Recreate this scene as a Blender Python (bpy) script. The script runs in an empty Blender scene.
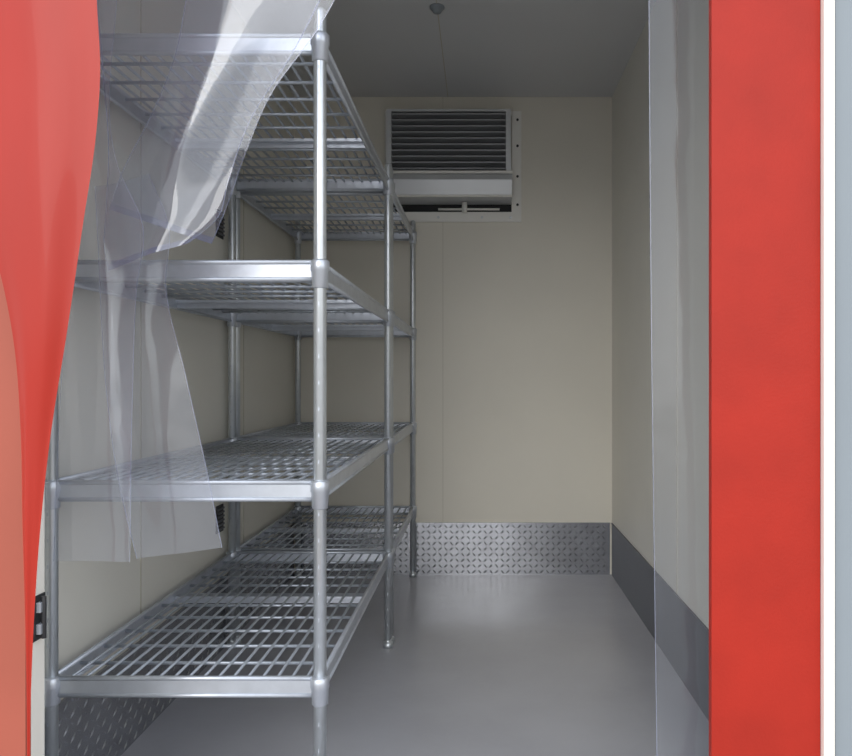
import bpy, bmesh, math, random
from mathutils import Vector, Matrix
random.seed(3)
scene = bpy.context.scene
scene.view_settings.view_transform = 'Standard'

# ------------------------------------------------------------ materials
def srgb(r, g, b):
    f = lambda c: (c/255/12.92) if c/255 <= .04045 else ((c/255+.055)/1.055)**2.4
    return (f(r), f(g), f(b), 1)

def mat(name, col, rough=.5, metal=0., noise=0., nscale=8., bump=0., bscale=60., coat=0., stretch=(1,1,1), spec=.5, col2=None):
    m = bpy.data.materials.new(name); m.use_nodes = True
    nt = m.node_tree; b = nt.nodes['Principled BSDF']
    b.inputs['Base Color'].default_value = col
    b.inputs['Roughness'].default_value = rough
    b.inputs['Metallic'].default_value = metal
    b.inputs['Coat Weight'].default_value = coat
    b.inputs['Specular IOR Level'].default_value = spec
    tc = nt.nodes.new('ShaderNodeTexCoord')
    mp = nt.nodes.new('ShaderNodeMapping'); mp.inputs['Scale'].default_value = stretch
    nt.links.new(tc.outputs['Object'], mp.inputs['Vector'])
    if noise > 0:
        n = nt.nodes.new('ShaderNodeTexNoise'); n.inputs['Scale'].default_value = nscale
        n.inputs['Detail'].default_value = 6
        nt.links.new(mp.outputs[0], n.inputs['Vector'])
        r = nt.nodes.new('ShaderNodeValToRGB')
        r.color_ramp.elements[0].position = .3; r.color_ramp.elements[1].position = .7
        c2 = col2 or tuple(c*(1-noise) for c in col[:3])+(1,)
        r.color_ramp.elements[0].color = c2
        r.color_ramp.elements[1].color = col
        nt.links.new(n.outputs['Fac'], r.inputs['Fac'])
        nt.links.new(r.outputs['Color'], b.inputs['Base Color'])
    if bump > 0:
        n2 = nt.nodes.new('ShaderNodeTexNoise'); n2.inputs['Scale'].default_value = bscale
        nt.links.new(mp.outputs[0], n2.inputs['Vector'])
        bp = nt.nodes.new('ShaderNodeBump'); bp.inputs['Strength'].default_value = bump
        bp.inputs['Distance'].default_value = .01
        nt.links.new(n2.outputs['Fac'], bp.inputs['Height'])
        nt.links.new(bp.outputs['Normal'], b.inputs['Normal'])
    return m

M_wall = mat('cream_panel', srgb(228, 223, 210), .5, noise=.06, nscale=2.5)
M_wallL = mat('cream_panel_side', srgb(233, 230, 220), .45, noise=.05, nscale=2.5)
M_joint = mat('panel_joint', srgb(190, 184, 168), .6)
M_ceil = mat('ceiling_panel', srgb(208, 209, 211), .5, noise=.05, nscale=2)
M_floor = mat('grey_floor_paint', srgb(182, 182, 187), .2, noise=.10, nscale=3, bump=.05, bscale=25)
M_red = mat('red_paint', srgb(176, 42, 27), .5, noise=.16, nscale=9, bump=.05, bscale=200, spec=.3)
M_salmon = mat('pale_red_paint', srgb(180, 96, 78), .5, noise=.15, nscale=3, spec=.3)  # paler, less saturated red for the left front panel
M_white = mat('white_trim', srgb(240, 236, 226), .4)
M_greyp = mat('grey_outer_panel', srgb(142, 150, 156), .5, noise=.08, nscale=3)
M_gask = mat('dark_gasket', srgb(70, 62, 60), .7)
M_galv = mat('galvanised_steel', srgb(208, 213, 221), .36, metal=.65, noise=.12, nscale=30)
M_wire = mat('shelf_wire', srgb(188, 194, 202), .4, metal=.7)
M_post = mat('chromed_post', srgb(215, 220, 223), .30, metal=.75, noise=.10, nscale=30)
M_tread = mat('treadplate_aluminium', srgb(180, 182, 188), .26, metal=.85, noise=.25, nscale=12)
M_kick = mat('kickplate_grey', srgb(108, 110, 116), .45, metal=.3, noise=.1, nscale=6)
M_alu = mat('evaporator_casing', srgb(212, 214, 216), .38, metal=.5)
M_flange = mat('evaporator_flange', srgb(238, 236, 230), .5)
M_dark = mat('dark_interior', srgb(22, 22, 24), .7)
M_fin = mat('louvre_blade', srgb(175, 177, 181), .4, metal=.5)
M_black = mat('black_plastic', srgb(45, 45, 47), .5)
M_conc = mat('concrete_ground', srgb(165, 160, 152), .9, noise=.2, nscale=4, bump=.2)
M_redrefl = mat('red_wall_reflection', srgb(176, 42, 26), .42, noise=.14, nscale=4, bump=.3, bscale=7, coat=.10, stretch=(2.2, 1, .5), spec=.35)  # red wall and its reflection in clear plastic, put into one colour

def pvc(name, haze, tint, hcol, refl=.08):
    m = bpy.data.materials.new(name); m.use_nodes = True
    nt = m.node_tree; nt.nodes.clear()
    o = nt.nodes.new('ShaderNodeOutputMaterial')
    tr = nt.nodes.new('ShaderNodeBsdfTransparent'); tr.inputs[0].default_value = tint
    df = nt.nodes.new('ShaderNodeBsdfDiffuse'); df.inputs[0].default_value = hcol
    gl = nt.nodes.new('ShaderNodeBsdfGlossy'); gl.inputs['Roughness'].default_value = .08
    tl = nt.nodes.new('ShaderNodeBsdfTranslucent'); tl.inputs[0].default_value = hcol
    m0 = nt.nodes.new('ShaderNodeMixShader'); m0.inputs[0].default_value = .25
    nt.links.new(df.outputs[0], m0.inputs[1]); nt.links.new(tl.outputs[0], m0.inputs[2])
    tc = nt.nodes.new('ShaderNodeTexCoord')
    n = nt.nodes.new('ShaderNodeTexNoise'); n.inputs['Scale'].default_value = 5
    nt.links.new(tc.outputs['Object'], n.inputs['Vector'])
    mr = nt.nodes.new('ShaderNodeMapRange')
    mr.inputs['To Min'].default_value = haze*.6; mr.inputs['To Max'].default_value = haze*1.4
    nt.links.new(n.outputs['Fac'], mr.inputs['Value'])
    m1 = nt.nodes.new('ShaderNodeMixShader')
    nt.links.new(mr.outputs[0], m1.inputs[0])
    nt.links.new(tr.outputs[0], m1.inputs[1]); nt.links.new(m0.outputs[0], m1.inputs[2])
    lw = nt.nodes.new('ShaderNodeLayerWeight'); lw.inputs['Blend'].default_value = .5
    pw = nt.nodes.new('ShaderNodeMath'); pw.operation = 'POWER'; pw.inputs[1].default_value = 3.5
    mu = nt.nodes.new('ShaderNodeMath'); mu.operation = 'MULTIPLY_ADD'; mu.inputs[1].default_value = .65; mu.inputs[2].default_value = refl
    nt.links.new(lw.outputs['Facing'], pw.inputs[0]); nt.links.new(pw.outputs[0], mu.inputs[0])
    n3 = nt.nodes.new('ShaderNodeTexNoise'); n3.inputs['Scale'].default_value = 6
    nt.links.new(tc.outputs['Object'], n3.inputs['Vector'])
    bp = nt.nodes.new('ShaderNodeBump'); bp.inputs['Strength'].default_value = .3; bp.inputs['Distance'].default_value = .02
    nt.links.new(n3.outputs['Fac'], bp.inputs['Height'])
    nt.links.new(bp.outputs[0], gl.inputs['Normal'])
    m2 = nt.nodes.new('ShaderNodeMixShader')
    nt.links.new(mu.outputs[0], m2.inputs[0])
    nt.links.new(m1.outputs[0], m2.inputs[1]); nt.links.new(gl.outputs[0], m2.inputs[2])
    nt.links.new(m2.outputs[0], o.inputs[0])
    return m
M_pvc = pvc('clear_pvc', .15, (.94, .955, .985, 1), srgb(205, 210, 226), .09)
M_pvcflat = pvc('clear_pvc_flat', .10, (.95, .965, .985, 1), srgb(200, 206, 220), .06)
M_pvcedge = pvc('clear_pvc_edge', .42, (.78, .81, .92, 1), srgb(185, 193, 222), .12)
M_pvcblue = pvc('clear_pvc_fold', .28, (.78, .81, .94, 1), srgb(165, 173, 215), .12)

# ------------------------------------------------------------ mesh builder
class MB:
    def __init__(self): self.bm = bmesh.new(); self.mats = []
    def mi(self, m):
        if m not in self.mats: self.mats.append(m)
        return self.mats.index(m)
    def hull(self, vs, faces, m, smooth=False):
        i = self.mi(m); V = [self.bm.verts.new(v) for v in vs]
        for f in faces:
            try:
                F = self.bm.faces.new([V[k] for k in f]); F.material_index = i; F.smooth = smooth
            except ValueError: pass
        return V
    def box(self, x0, x1, y0, y1, z0, z1, m):
        vs = [(x, y, z) for z in (z0, z1) for y in (y0, y1) for x in (x0, x1)]
        self.hull(vs, [(0,2,3,1),(4,5,7,6),(0,1,5,4),(2,6,7,3),(0,4,6,2),(1,3,7,5)], m)
    def rod(self, a, b, r, m, n=8, smooth=True):
        a, b = Vector(a), Vector(b); d = (b-a).normalized()
        u = d.orthogonal().normalized(); w = d.cross(u)
        vs = []
        for p in (a, b):
            for k in range(n):
                t = 2*math.pi*k/n; vs.append(p+r*(math.cos(t)*u+math.sin(t)*w))
        i = self.mi(m); V = [self.bm.verts.new(v) for v in vs]
        for k in range(n):
            F = self.bm.faces.new((V[k], V[(k+1) % n], V[n+(k+1) % n], V[n+k])); F.material_index = i; F.smooth = smooth
        F = self.bm.faces.new(V[:n][::-1]); F.material_index = i
        F = self.bm.faces.new(V[n:]); F.material_index = i
    def lathe(self, cx, cy, prof, m, n=16):
        vs = []
        for (z, r) in prof:
            for k in range(n):
                t = 2*math.pi*k/n; vs.append((cx+r*math.cos(t), cy+r*math.sin(t), z))
        fs = []
        for j in range(len(prof)-1):
            for k in range(n):
                fs.append((j*n+k, j*n+(k+1) % n, (j+1)*n+(k+1) % n, (j+1)*n+k))
        fs.append(tuple(range(n))[::-1]); L = (len(prof)-1)*n
        fs.append(tuple(range(L, L+n)))
        self.hull(vs, fs, m, True)
    def obj(self, name, parent=None, bevel=0, smooth_angle=True):
        bmesh.ops.recalc_face_normals(self.bm, faces=self.bm.faces)
        me = bpy.data.meshes.new(name); self.bm.to_mesh(me); self.bm.free()
        for m in self.mats: me.materials.append(m)
        o = bpy.data.objects.new(name, me); scene.collection.objects.link(o)
        if parent: o.parent = parent
        if bevel:
            b = o.modifiers.new('bevel', 'BEVEL'); b.width = bevel; b.segments = 2; b.limit_method = 'ANGLE'
        return o
def empty(name, loc=(0,0,0)):
    e = bpy.data.objects.new(name, None); scene.collection.objects.link(e); return e

# ------------------------------------------------------------ room constants (m)
XL, XR = -.866, .599
YF, YI, YB = 1.15, 1.20, 3.456     # outer front face, inner front face, back wall
H = 2.2; T = .07
OL, OR, OT = -.70, .352, 2.10      # doorway

b = MB(); b.box(XL-T, XR+T, YF+.001, YB+T, -.55, 0, M_floor); b.obj('floor')
b = MB(); b.box(XL-T, XR+T, YI, YB+T, H, H+T, M_ceil)
b.box(-.1585, -.1555, YI, YB, H-.0015, H+.001, M_joint)
b.box(XL, XR, 2.55, 2.553, H-.0012, H+.001, M_joint); b.obj('ceiling')
b = MB(); b.box(XL-T, XR+T, YB, YB+T, 0, H, M_wall)
b.box(-.181, -.179, YB-.0012, YB+.001, .24, H, M_joint); b.obj('wall_back')
b = MB(); b.box(XL-T, XL, YI, YB, 0, H, M_wallL)
for y in (1.9, 2.72): b.box(XL-.001, XL+.0015, y, y+.004, .24, H, M_joint)
b.obj('wall_left')
b = MB(); b.box(XR, XR+T, YI, YB, 0, H, M_wallL)
for y in (2.3,): b.box(XR-.0015, XR+.001, y, y+.004, .24, H, M_joint)
b.obj('wall_right')
b = MB()
b.box(OR, .519, YF, YF+.014, -.55, H+T, M_red)
b.box(OR+.015, XR+T, YF+.014, YI, 0, H+T, M_wallL)
b.box(.519, XR+T+.16, YF, YF+.014, -.55, H+T, M_greyp)
b.box(OL, OR, YF, YI, OT, H+T, M_red)
b.box(XL-T-.16, OL, YF, YF+.014, -.55, H+T, M_salmon)
b.box(XL-T, OL, YF+.014, YI, 0, H+T, M_white)
b.box(OL, OR, YF-.012, YF+.001, -.55, -.002, M_red)
b.obj('wall_front')
b = MB()
b.box(.519, .536, YF-.012, YF, -.55, H+T, M_white)
b.box(.536, .5395, YF-.006, YF, -.55, H+T, M_gask)
b.obj('trim_1', bevel=.0015)

# ------------------------------------------------------------ kick plates
def tread(name, O, U, N, length, h, m, mg, t=.003, loz=True):
    O, U, N, Z = Vector(O), Vector(U), Vector(N), Vector((0,0,1))
    b = MB()
    def P(u, z, n): return O+U*u+Z*z+N*n
    vs = [P(u, z, n) for n in (0, t) for z in (0, h) for u in (0, length)]
    b.hull(vs, [(0,1,3,2),(4,5,7,6),(0,1,5,4),(2,3,7,6),(0,2,6,4),(1,3,7,5)], m)
    p = .026
    nu, nz = int(length/p), int(h/p)
    for a in range(nu if loz else 0):
        for c in range(nz):
            cu, cz = (a+.5)*p, (c+.5)*p
            s = 1 if (a+c) % 2 else -1
            L, W, hh = .0125, .0036, .003
            a0 = math.radians(40 if s > 0 else -50)
            du = Vector((math.cos(a0), math.sin(a0)))*L; dw = Vector((-math.sin(a0), math.cos(a0)))*W
            q = [P(cu+e[0], cz+e[1], t) for e in (du, dw, -du, -dw)]
            q.append(P(cu, cz, t+hh))
            b.hull(q, [(0,1,4),(1,2,4),(2,3,4),(3,0,4)], mg)
    vs = [P(u, z, n) for n in (0, t+.003) for z in (h, h+.004) for u in (0, length)]
    b.hull(vs, [(0,1,3,2),(4,5,7,6),(0,1,5,4),(2,3,7,6),(0,2,6,4),(1,3,7,5)], m)
    return b.obj(name)
tread('baseboard_back', (XL+.01, YB, 0), (1,0,0), (0,-1,0), XR-XL-.02, .235, M_tread, M_tread)
tread('baseboard_left', (XL, YI+.005, 0), (0,1,0), (1,0,0), YB-YI-.015, .235, M_tread, M_tread)
tread('baseboard_right', (XR, YI+.005, 0), (0,1,0), (-1,0,0), YB-YI-.015, .235, M_kick, M_kick, loz=False)

# ------------------------------------------------------------ shelving
def shelving(name, x0, x1, y0, y1, braces):
    E = empty(name); R = .0125
    PX = (x0, x1); PY = (y0, y1)
    SH = (.303, .684, 1.112, 1.552)
    k = 0
    for px in PX:
        for py in PY:
            k += 1; b = MB()
            prof = [(0, .016), (.018, .016), (.019, .009), (.03, .009), (.031, R), (1.612, R), (1.618, R-.002), (1.622, R-.006)]
            b.lathe(px, py, prof, M_post, 20)
            z = .08
            while z < 1.58:   # fine adjustment ticks
                if all(abs(z-s) > .045 for s in SH):
                    b.box(px-.0014, px+.0014, py-R-.0002, py-R+.002, z-.0035, z+.0035, M_wire)
                z += .0508
            for s in SH:
                b.lathe(px, py, [(s-.036, R+.001), (s-.034, R+.0035), (s-.004, R+.0045), (s-.002, R+.006), (s+.016, R+.006), (s+.019, R+.003), (s+.02, R+.001)], M_galv)
            b.obj('post_%d' % k, E)
    for si, s in enumerate(SH):
        b = MB()
        def railx(y):
            b.box(x0+R, x1-R, y-.0015, y+.0015, s-.016, s+.013, M_galv)
            b.rod((x0+R, y, s+.015), (x1-R, y, s+.015), .0050, M_galv, 10)
            b.rod((x0+R, y, s-.018), (x1-R, y, s-.018), .0045, M_galv, 10)
        def raily(x):
            b.box(x-.0015, x+.0015, y0+R, y1-R, s-.016, s+.013, M_galv)
            b.rod((x, y0+R, s+.015), (x, y1-R, s+.015), .0050, M_galv, 10)
            b.rod((x, y0+R, s-.018), (x, y1-R, s-.018), .0045, M_galv, 10)
        railx(y0); railx(y1); raily(x0); raily(x1)
        for yb in braces:
            b.box(x0, x1, yb-.016, yb+.016, s-.004, s+.004, M_galv)
            b.box(x0, x1, yb-.002, yb+.002, s-.018, s+.004, M_galv)
        zt = s+.010
        n = round((x1-x0)/.029)
        for i in range(1, n):
            x = x0+(x1-x0)*i/n
            b.rod((x, y0, zt), (x, y1, zt), .0032, M_wire, 6)
        ys = [y0+.006]+list(braces)+[y1-.006]
        for a, c in zip(ys[:-1], ys[1:]):
            m = max(2, round((c-a)/.095))
            for i in range(1, m):
                y = a+(c-a)*i/m
                b.rod((x0, y, zt-.005), (x1, y, zt-.005), .0040, M_wire, 6)
        b.obj('shelf_%d' % (si+1), E)
    return E
shelving('wire_shelving_unit', -.838, -.315, 1.459, 2.515, (2.06,))
shelving('wire_shelving_unit', -.838, -.315, 2.560, 3.415, (2.99,))

# ------------------------------------------------------------ evaporator
E = empty('refrigeration_evaporator')
b = MB()
fx0, fx1, fz0, fz1 = -.447, .181, 1.622, 2.130
yb = YB-.012
b.box(fx0, fx0+.03, yb, YB, fz0+.045, fz1-.02, M_flange); b.box(fx1-.045, fx1, yb, YB, fz0+.045, fz1-.02, M_flange)
b.box(fx0, fx1, yb, YB, fz0, fz0+.045, M_flange); b.box(fx0, fx1, yb, YB, fz1-.02, fz1, M_flange)
for z in (1.70, 1.83, 1.97, 2.09):
    b.rod((fx1-.018, yb-.004, z), (fx1-.018, yb+.001, z), .006, M_black, 8)
for x in (-.40, -.2, 0, .13):
    b.rod((x, yb-.004, fz0+.02), (x, yb+.001, fz0+.02), .006, M_alu, 8)
b.obj('wall_flange', E)
b = MB()
gx0, gx1, gz0, gz1, gy = -.432, .130, 1.826, 2.118, 3.385
b.box(gx0, gx0+.022, gy, yb, gz0, gz1, M_alu); b.box(gx1-.022, gx1, gy, yb, gz0, gz1, M_alu)
b.box(gx0+.022, gx1-.022, gy, yb, gz1-.010, gz1, M_alu); b.box(gx0+.022, gx1-.022, gy, yb, gz0, gz0+.010, M_alu)
b.obj('grille_frame', E)
b = MB(); b.box(gx0+.022, gx1-.022, yb-.01, YB, gz0+.010, gz1-.010, M_dark)
b.box(fx0+.03, fx1-.045, yb+.004, YB, fz0+.045, 1.84, M_dark); b.obj('dark_recess', E)
b = MB(); n = 10
for i in range(n):
    z = gz0+.026+(gz1-gz0-.046)*i/(n-1)
    vs = [(x, y, zz) for x in (gx0+.02, gx1-.02) for (y, zz) in ((gy+.004, z+.0032), (gy+.004, z-.0018), (gy+.032, z-.014), (gy+.032, z-.010))]
    b.hull(vs, [(0,1,5,4),(1,2,6,5),(2,3,7,6),(3,0,4,7),(0,3,2,1),(4,5,6,7)], M_fin)
b.obj('louvres', E)
b = MB()
sec = [(yb, 1.826), (3.36, 1.826), (3.345, 1.79), (3.36, 1.722), (yb, 1.70)]
vs = [(x, y, z) for x in (-.405, .135) for (y, z) in sec]; k = len(sec)
b.hull(vs, [tuple(range(k)), tuple(range(k, 2*k))]+[(i, (i+1) % k, k+(i+1) % k, k+i) for i in range(k)], M_alu)
b.box(-.407, .137, 3.344, 3.352, 1.818, 1.830, M_flange)
b.box(-.407, .137, 3.350, 3.358, 1.714, 1.724, M_flange)
b.obj('drip_tray', E, bevel=.002)
b = MB(); b.rod((-.08, 3.42, 1.705), (-.08, 3.42, 1.66), .012, M_flange, 10)
b.rod((-.20, 3.425, 1.675), (.08, 3.425, 1.675), .005, M_flange, 8)
b.obj('drain_pipe', E)

b = MB(); b.lathe(-.157, 2.62, [(H-.022, .005), (H-.02, .014), (H-.010, .020), (H-.005, .026), (H, .026)], M_greyp, 20)
b.obj('ceiling_sensor')

def vent(y, z):
    b = MB(); x = XL; w, h = .032, .045
    b.box(x, x+.004, y-w, y+w, z-h, z+h, M_black)
    for i in range(6):
        zz = z-h+.012+i*(2*h-.024)/5
        b.box(x+.004, x+.010, y-w+.006, y+w-.006, zz-.003, zz+.003, M_kick)
    b.obj('wall_vent', bevel=.001)
vent(2.47, 1.41); vent(2.47, .44)
b = MB()
b.box(OL, OL+.003, 1.160, 1.198, .49, .56, M_black)
b.box(OL+.003, OL+.010, 1.172, 1.190, .50, .516, M_galv); b.box(OL+.003, OL+.010, 1.172, 1.190, .534, .55, M_galv)
b.rod((OL+.010, 1.181, .492), (OL+.010, 1.181, .558), .004, M_black, 8)
b.obj('door_hinge', bevel=.0007)

# ------------------------------------------------------------ draped sheets
def sheet(name, rows, m, me=None, parent=None, nc=48, ns=90, waves=3., edge=True, skew=0., mbot=None, nbot=3):
    """rows: (z, x_left, x_right, y, fold amplitude, phase), z descending; cubic Hermite in z"""
    b = MB(); zs = [r[0] for r in rows]; n = len(rows)
    def slope(i, k):
        if i == 0: return (rows[1][k]-rows[0][k])/(zs[1]-zs[0])
        if i == n-1: return (rows[-1][k]-rows[-2][k])/(zs[-1]-zs[-2])
        h0, h1 = zs[i]-zs[i-1], zs[i+1]-zs[i]
        d0, d1 = (rows[i][k]-rows[i-1][k])/h0, (rows[i+1][k]-rows[i][k])/h1
        return (d0*h1+d1*h0)/(h0+h1)
    pts = []
    for q in range(ns+1):
        z = zs[0]+(zs[-1]-zs[0])*q/ns
        i = 0
        while i < n-2 and z < zs[i+1]: i += 1
        h = zs[i+1]-zs[i]; t = (z-zs[i])/h
        v = [z]
        for k in range(1, 6):
            v.append((2*t**3-3*t*t+1)*rows[i][k]+(t**3-2*t*t+t)*h*slope(i, k)+(-2*t**3+3*t*t)*rows[i+1][k]+(t**3-t*t)*h*slope(i+1, k))
        pts.append(v)
    us = [0, .008, .018]+[.018+(1-.036)*i/nc for i in range(1, nc)]+[.982, .992, 1] if edge else [i/nc for i in range(nc+1)]
    vs = []
    for (z, xl, xr, y, a, ph) in pts:
        for u in us:
            yy = y+a*math.sin(2*math.pi*waves*u+ph)+a*.25*math.sin(2*math.pi*waves*1.9*u+1.7*ph+z*6)
            vs.append((xl+(xr-xl)*u, yy, z+skew*(u-.5)))
    W = len(us); bm = b.bm; V = [bm.verts.new(v) for v in vs]
    b.mi(m)
    if me: b.mi(me)
    if mbot: b.mi(mbot)
    for j in range(len(pts)-1):
        for k in range(W-1):
            F = bm.faces.new((V[j*W+k], V[j*W+k+1], V[(j+1)*W+k+1], V[(j+1)*W+k])); F.smooth = True
            if me and edge and (k < 1 or k > W-3): F.material_index = 1
            if mbot and j >= len(pts)-1-nbot: F.material_index = b.mi(mbot)
    return b.obj(name, parent)

C = empty('clear_pvc_strip_curtain')
b = MB(); b.box(OL, OR+.12, YI, YI+.012, OT, OT+.06, M_galv)
b.box(OL, OR+.12, YI+.012, YI+.15, OT+.052, OT+.06, M_galv); b.obj('hanging_rail', C)
TOP = OT+.052
sheet('strip_1', [(TOP, -.64, -.04, 1.26, .008, 0), (1.544, -.653, -.262, 1.27, .010, .3), (1.442, -.650, -.320, 1.28, .011, .6),
   (1.323, -.648, -.402, 1.29, .012, 1.0), (1.221, -.658, -.444, 1.30, .012, 1.3), (1.150, -.655, -.462, 1.29, .010, 1.6), (1.110, -.640, -.500, 1.28, .006, 1.8)],
   M_pvc, M_pvcedge, C, waves=1.0, mbot=M_pvcblue, nbot=1, skew=.05)
sheet('strip_2', [(TOP, -.46, -.12, 1.33, .004, 2), (1.544, -.53, -.300, 1.335, .006, 2.4), (1.442, -.55, -.375, 1.335, .007, 2.8),
   (1.340, -.59, -.42, 1.335, .008, 3.2), (1.238, -.64, -.455, 1.335, .008, 3.6), (1.17, -.66, -.48, 1.33, .008, 3.9)],
   M_pvc, M_pvcedge, C, waves=.8, mbot=M_pvcblue, nbot=1, skew=-.06)
sheet('strip_3', [(TOP, -.69, -.54, 1.235, .003, 1), (1.544, -.685, -.600, 1.235, .004, 1.5), (1.247, -.68, -.600, 1.24, .004, 1.8), (1.153, -.685, -.560, 1.245, .005, 1.), (1.051, -.692, -.573, 1.25, .005, .6),
   (.864, -.704, -.581, 1.25, .004, .3), (.596, -.714, -.585, 1.25, .003, 0)], M_pvc, M_pvcedge, C, waves=.7)
sheet('strip_4', [(1.244, -.672, -.575, 1.30, .006, 0), (1.153, -.668, -.540, 1.30, .007, .2), (1.051, -.664, -.545, 1.30, .007, .4), (.898, -.655, -.512, 1.30, .006, .8),
   (.728, -.632, -.475, 1.30, .005, 1.2), (.598, -.60, -.450, 1.30, .003, 1.5)], M_pvc, M_pvcedge, C, waves=.7, skew=.02)
sheet('strip_5', [(TOP, .275, .47, 1.255, .001, 0), (1.5, .279, .47, 1.255, .0012, .4), (1., .283, .47, 1.255, .0015, .8),
   (.6, .288, .47, 1.255, .002, 1.2), (.03, .297, .47, 1.26, .003, 1.6)], M_pvcflat, M_pvcedge, C, waves=1.)

sheet('red_wall_reflection_sheet', [(2.15, -.86, -.565, 1.115, .005, 0), (1.446, -.84, -.566, 1.10, .006, .3), (1.36, -.82, -.562, 1.10, .006, .5), (1.259, -.79, -.568, 1.098, .006, .8),  # added sheet standing in for the red wall and its reflection in plastic
   (1.129, -.73, -.586, 1.095, .006, 1.2), (.971, -.690, -.609, 1.095, .005, 1.6), (.812, -.679, -.636, 1.10, .004, 2.), (.697, -.676, -.648, 1.10, .003, 2.2),
   (.582, -.672, -.656, 1.10, .002, 2.4), (.467, -.669, -.661, 1.10, .001, 2.5), (.02, -.668, -.660, 1.10, .001, 2.5)], M_redrefl, None, None, waves=1., edge=False)

# ------------------------------------------------------------ ground outside
b = MB(); b.box(-15, 15, -18, 12, -.60, -.55, M_conc); b.obj('ground')

# ------------------------------------------------------------ light
w = bpy.data.worlds.new('World'); scene.world = w; w.use_nodes = True
nt = w.node_tree; bg = nt.nodes['Background']
tc = nt.nodes.new('ShaderNodeTexCoord'); sp = nt.nodes.new('ShaderNodeSeparateXYZ')
nt.links.new(tc.outputs['Generated'], sp.inputs[0])
r = nt.nodes.new('ShaderNodeValToRGB')
e = r.color_ramp.elements
e[0].position = .45; e[0].color = (.30, .29, .27, 1)
e[1].position = .52; e[1].color = (.88, .89, .90, 1)
x = e.new(1.); x.color = (.62, .70, .84, 1)
mr = nt.nodes.new('ShaderNodeMapRange'); mr.inputs['From Min'].default_value = -1; mr.inputs['From Max'].default_value = 1
nt.links.new(sp.outputs['Z'], mr.inputs['Value']); nt.links.new(mr.outputs[0], r.inputs['Fac'])
nt.links.new(r.outputs['Color'], bg.inputs['Color'])
bg.inputs['Strength'].default_value = 2.1
s = bpy.data.lights.new('sun', 'SUN'); s.energy = 1.2; s.angle = math.radians(40); s.color = (1, .97, .92)
so = bpy.data.objects.new('sun', s); scene.collection.objects.link(so)
so.rotation_euler = Vector((.2, .85, -.42)).to_track_quat('-Z', 'Y').to_euler()

# ------------------------------------------------------------ camera
c = bpy.data.cameras.new('camera'); c.sensor_width = 36; c.lens = 750/852*36
c.shift_x = (426-482)/852; c.shift_y = 1/852; c.clip_start = .01
co = bpy.data.objects.new('camera', c); scene.collection.objects.link(co)
co.location = (0, 0, .9); co.rotation_euler = (math.pi/2, 0, 0)
scene.camera = co
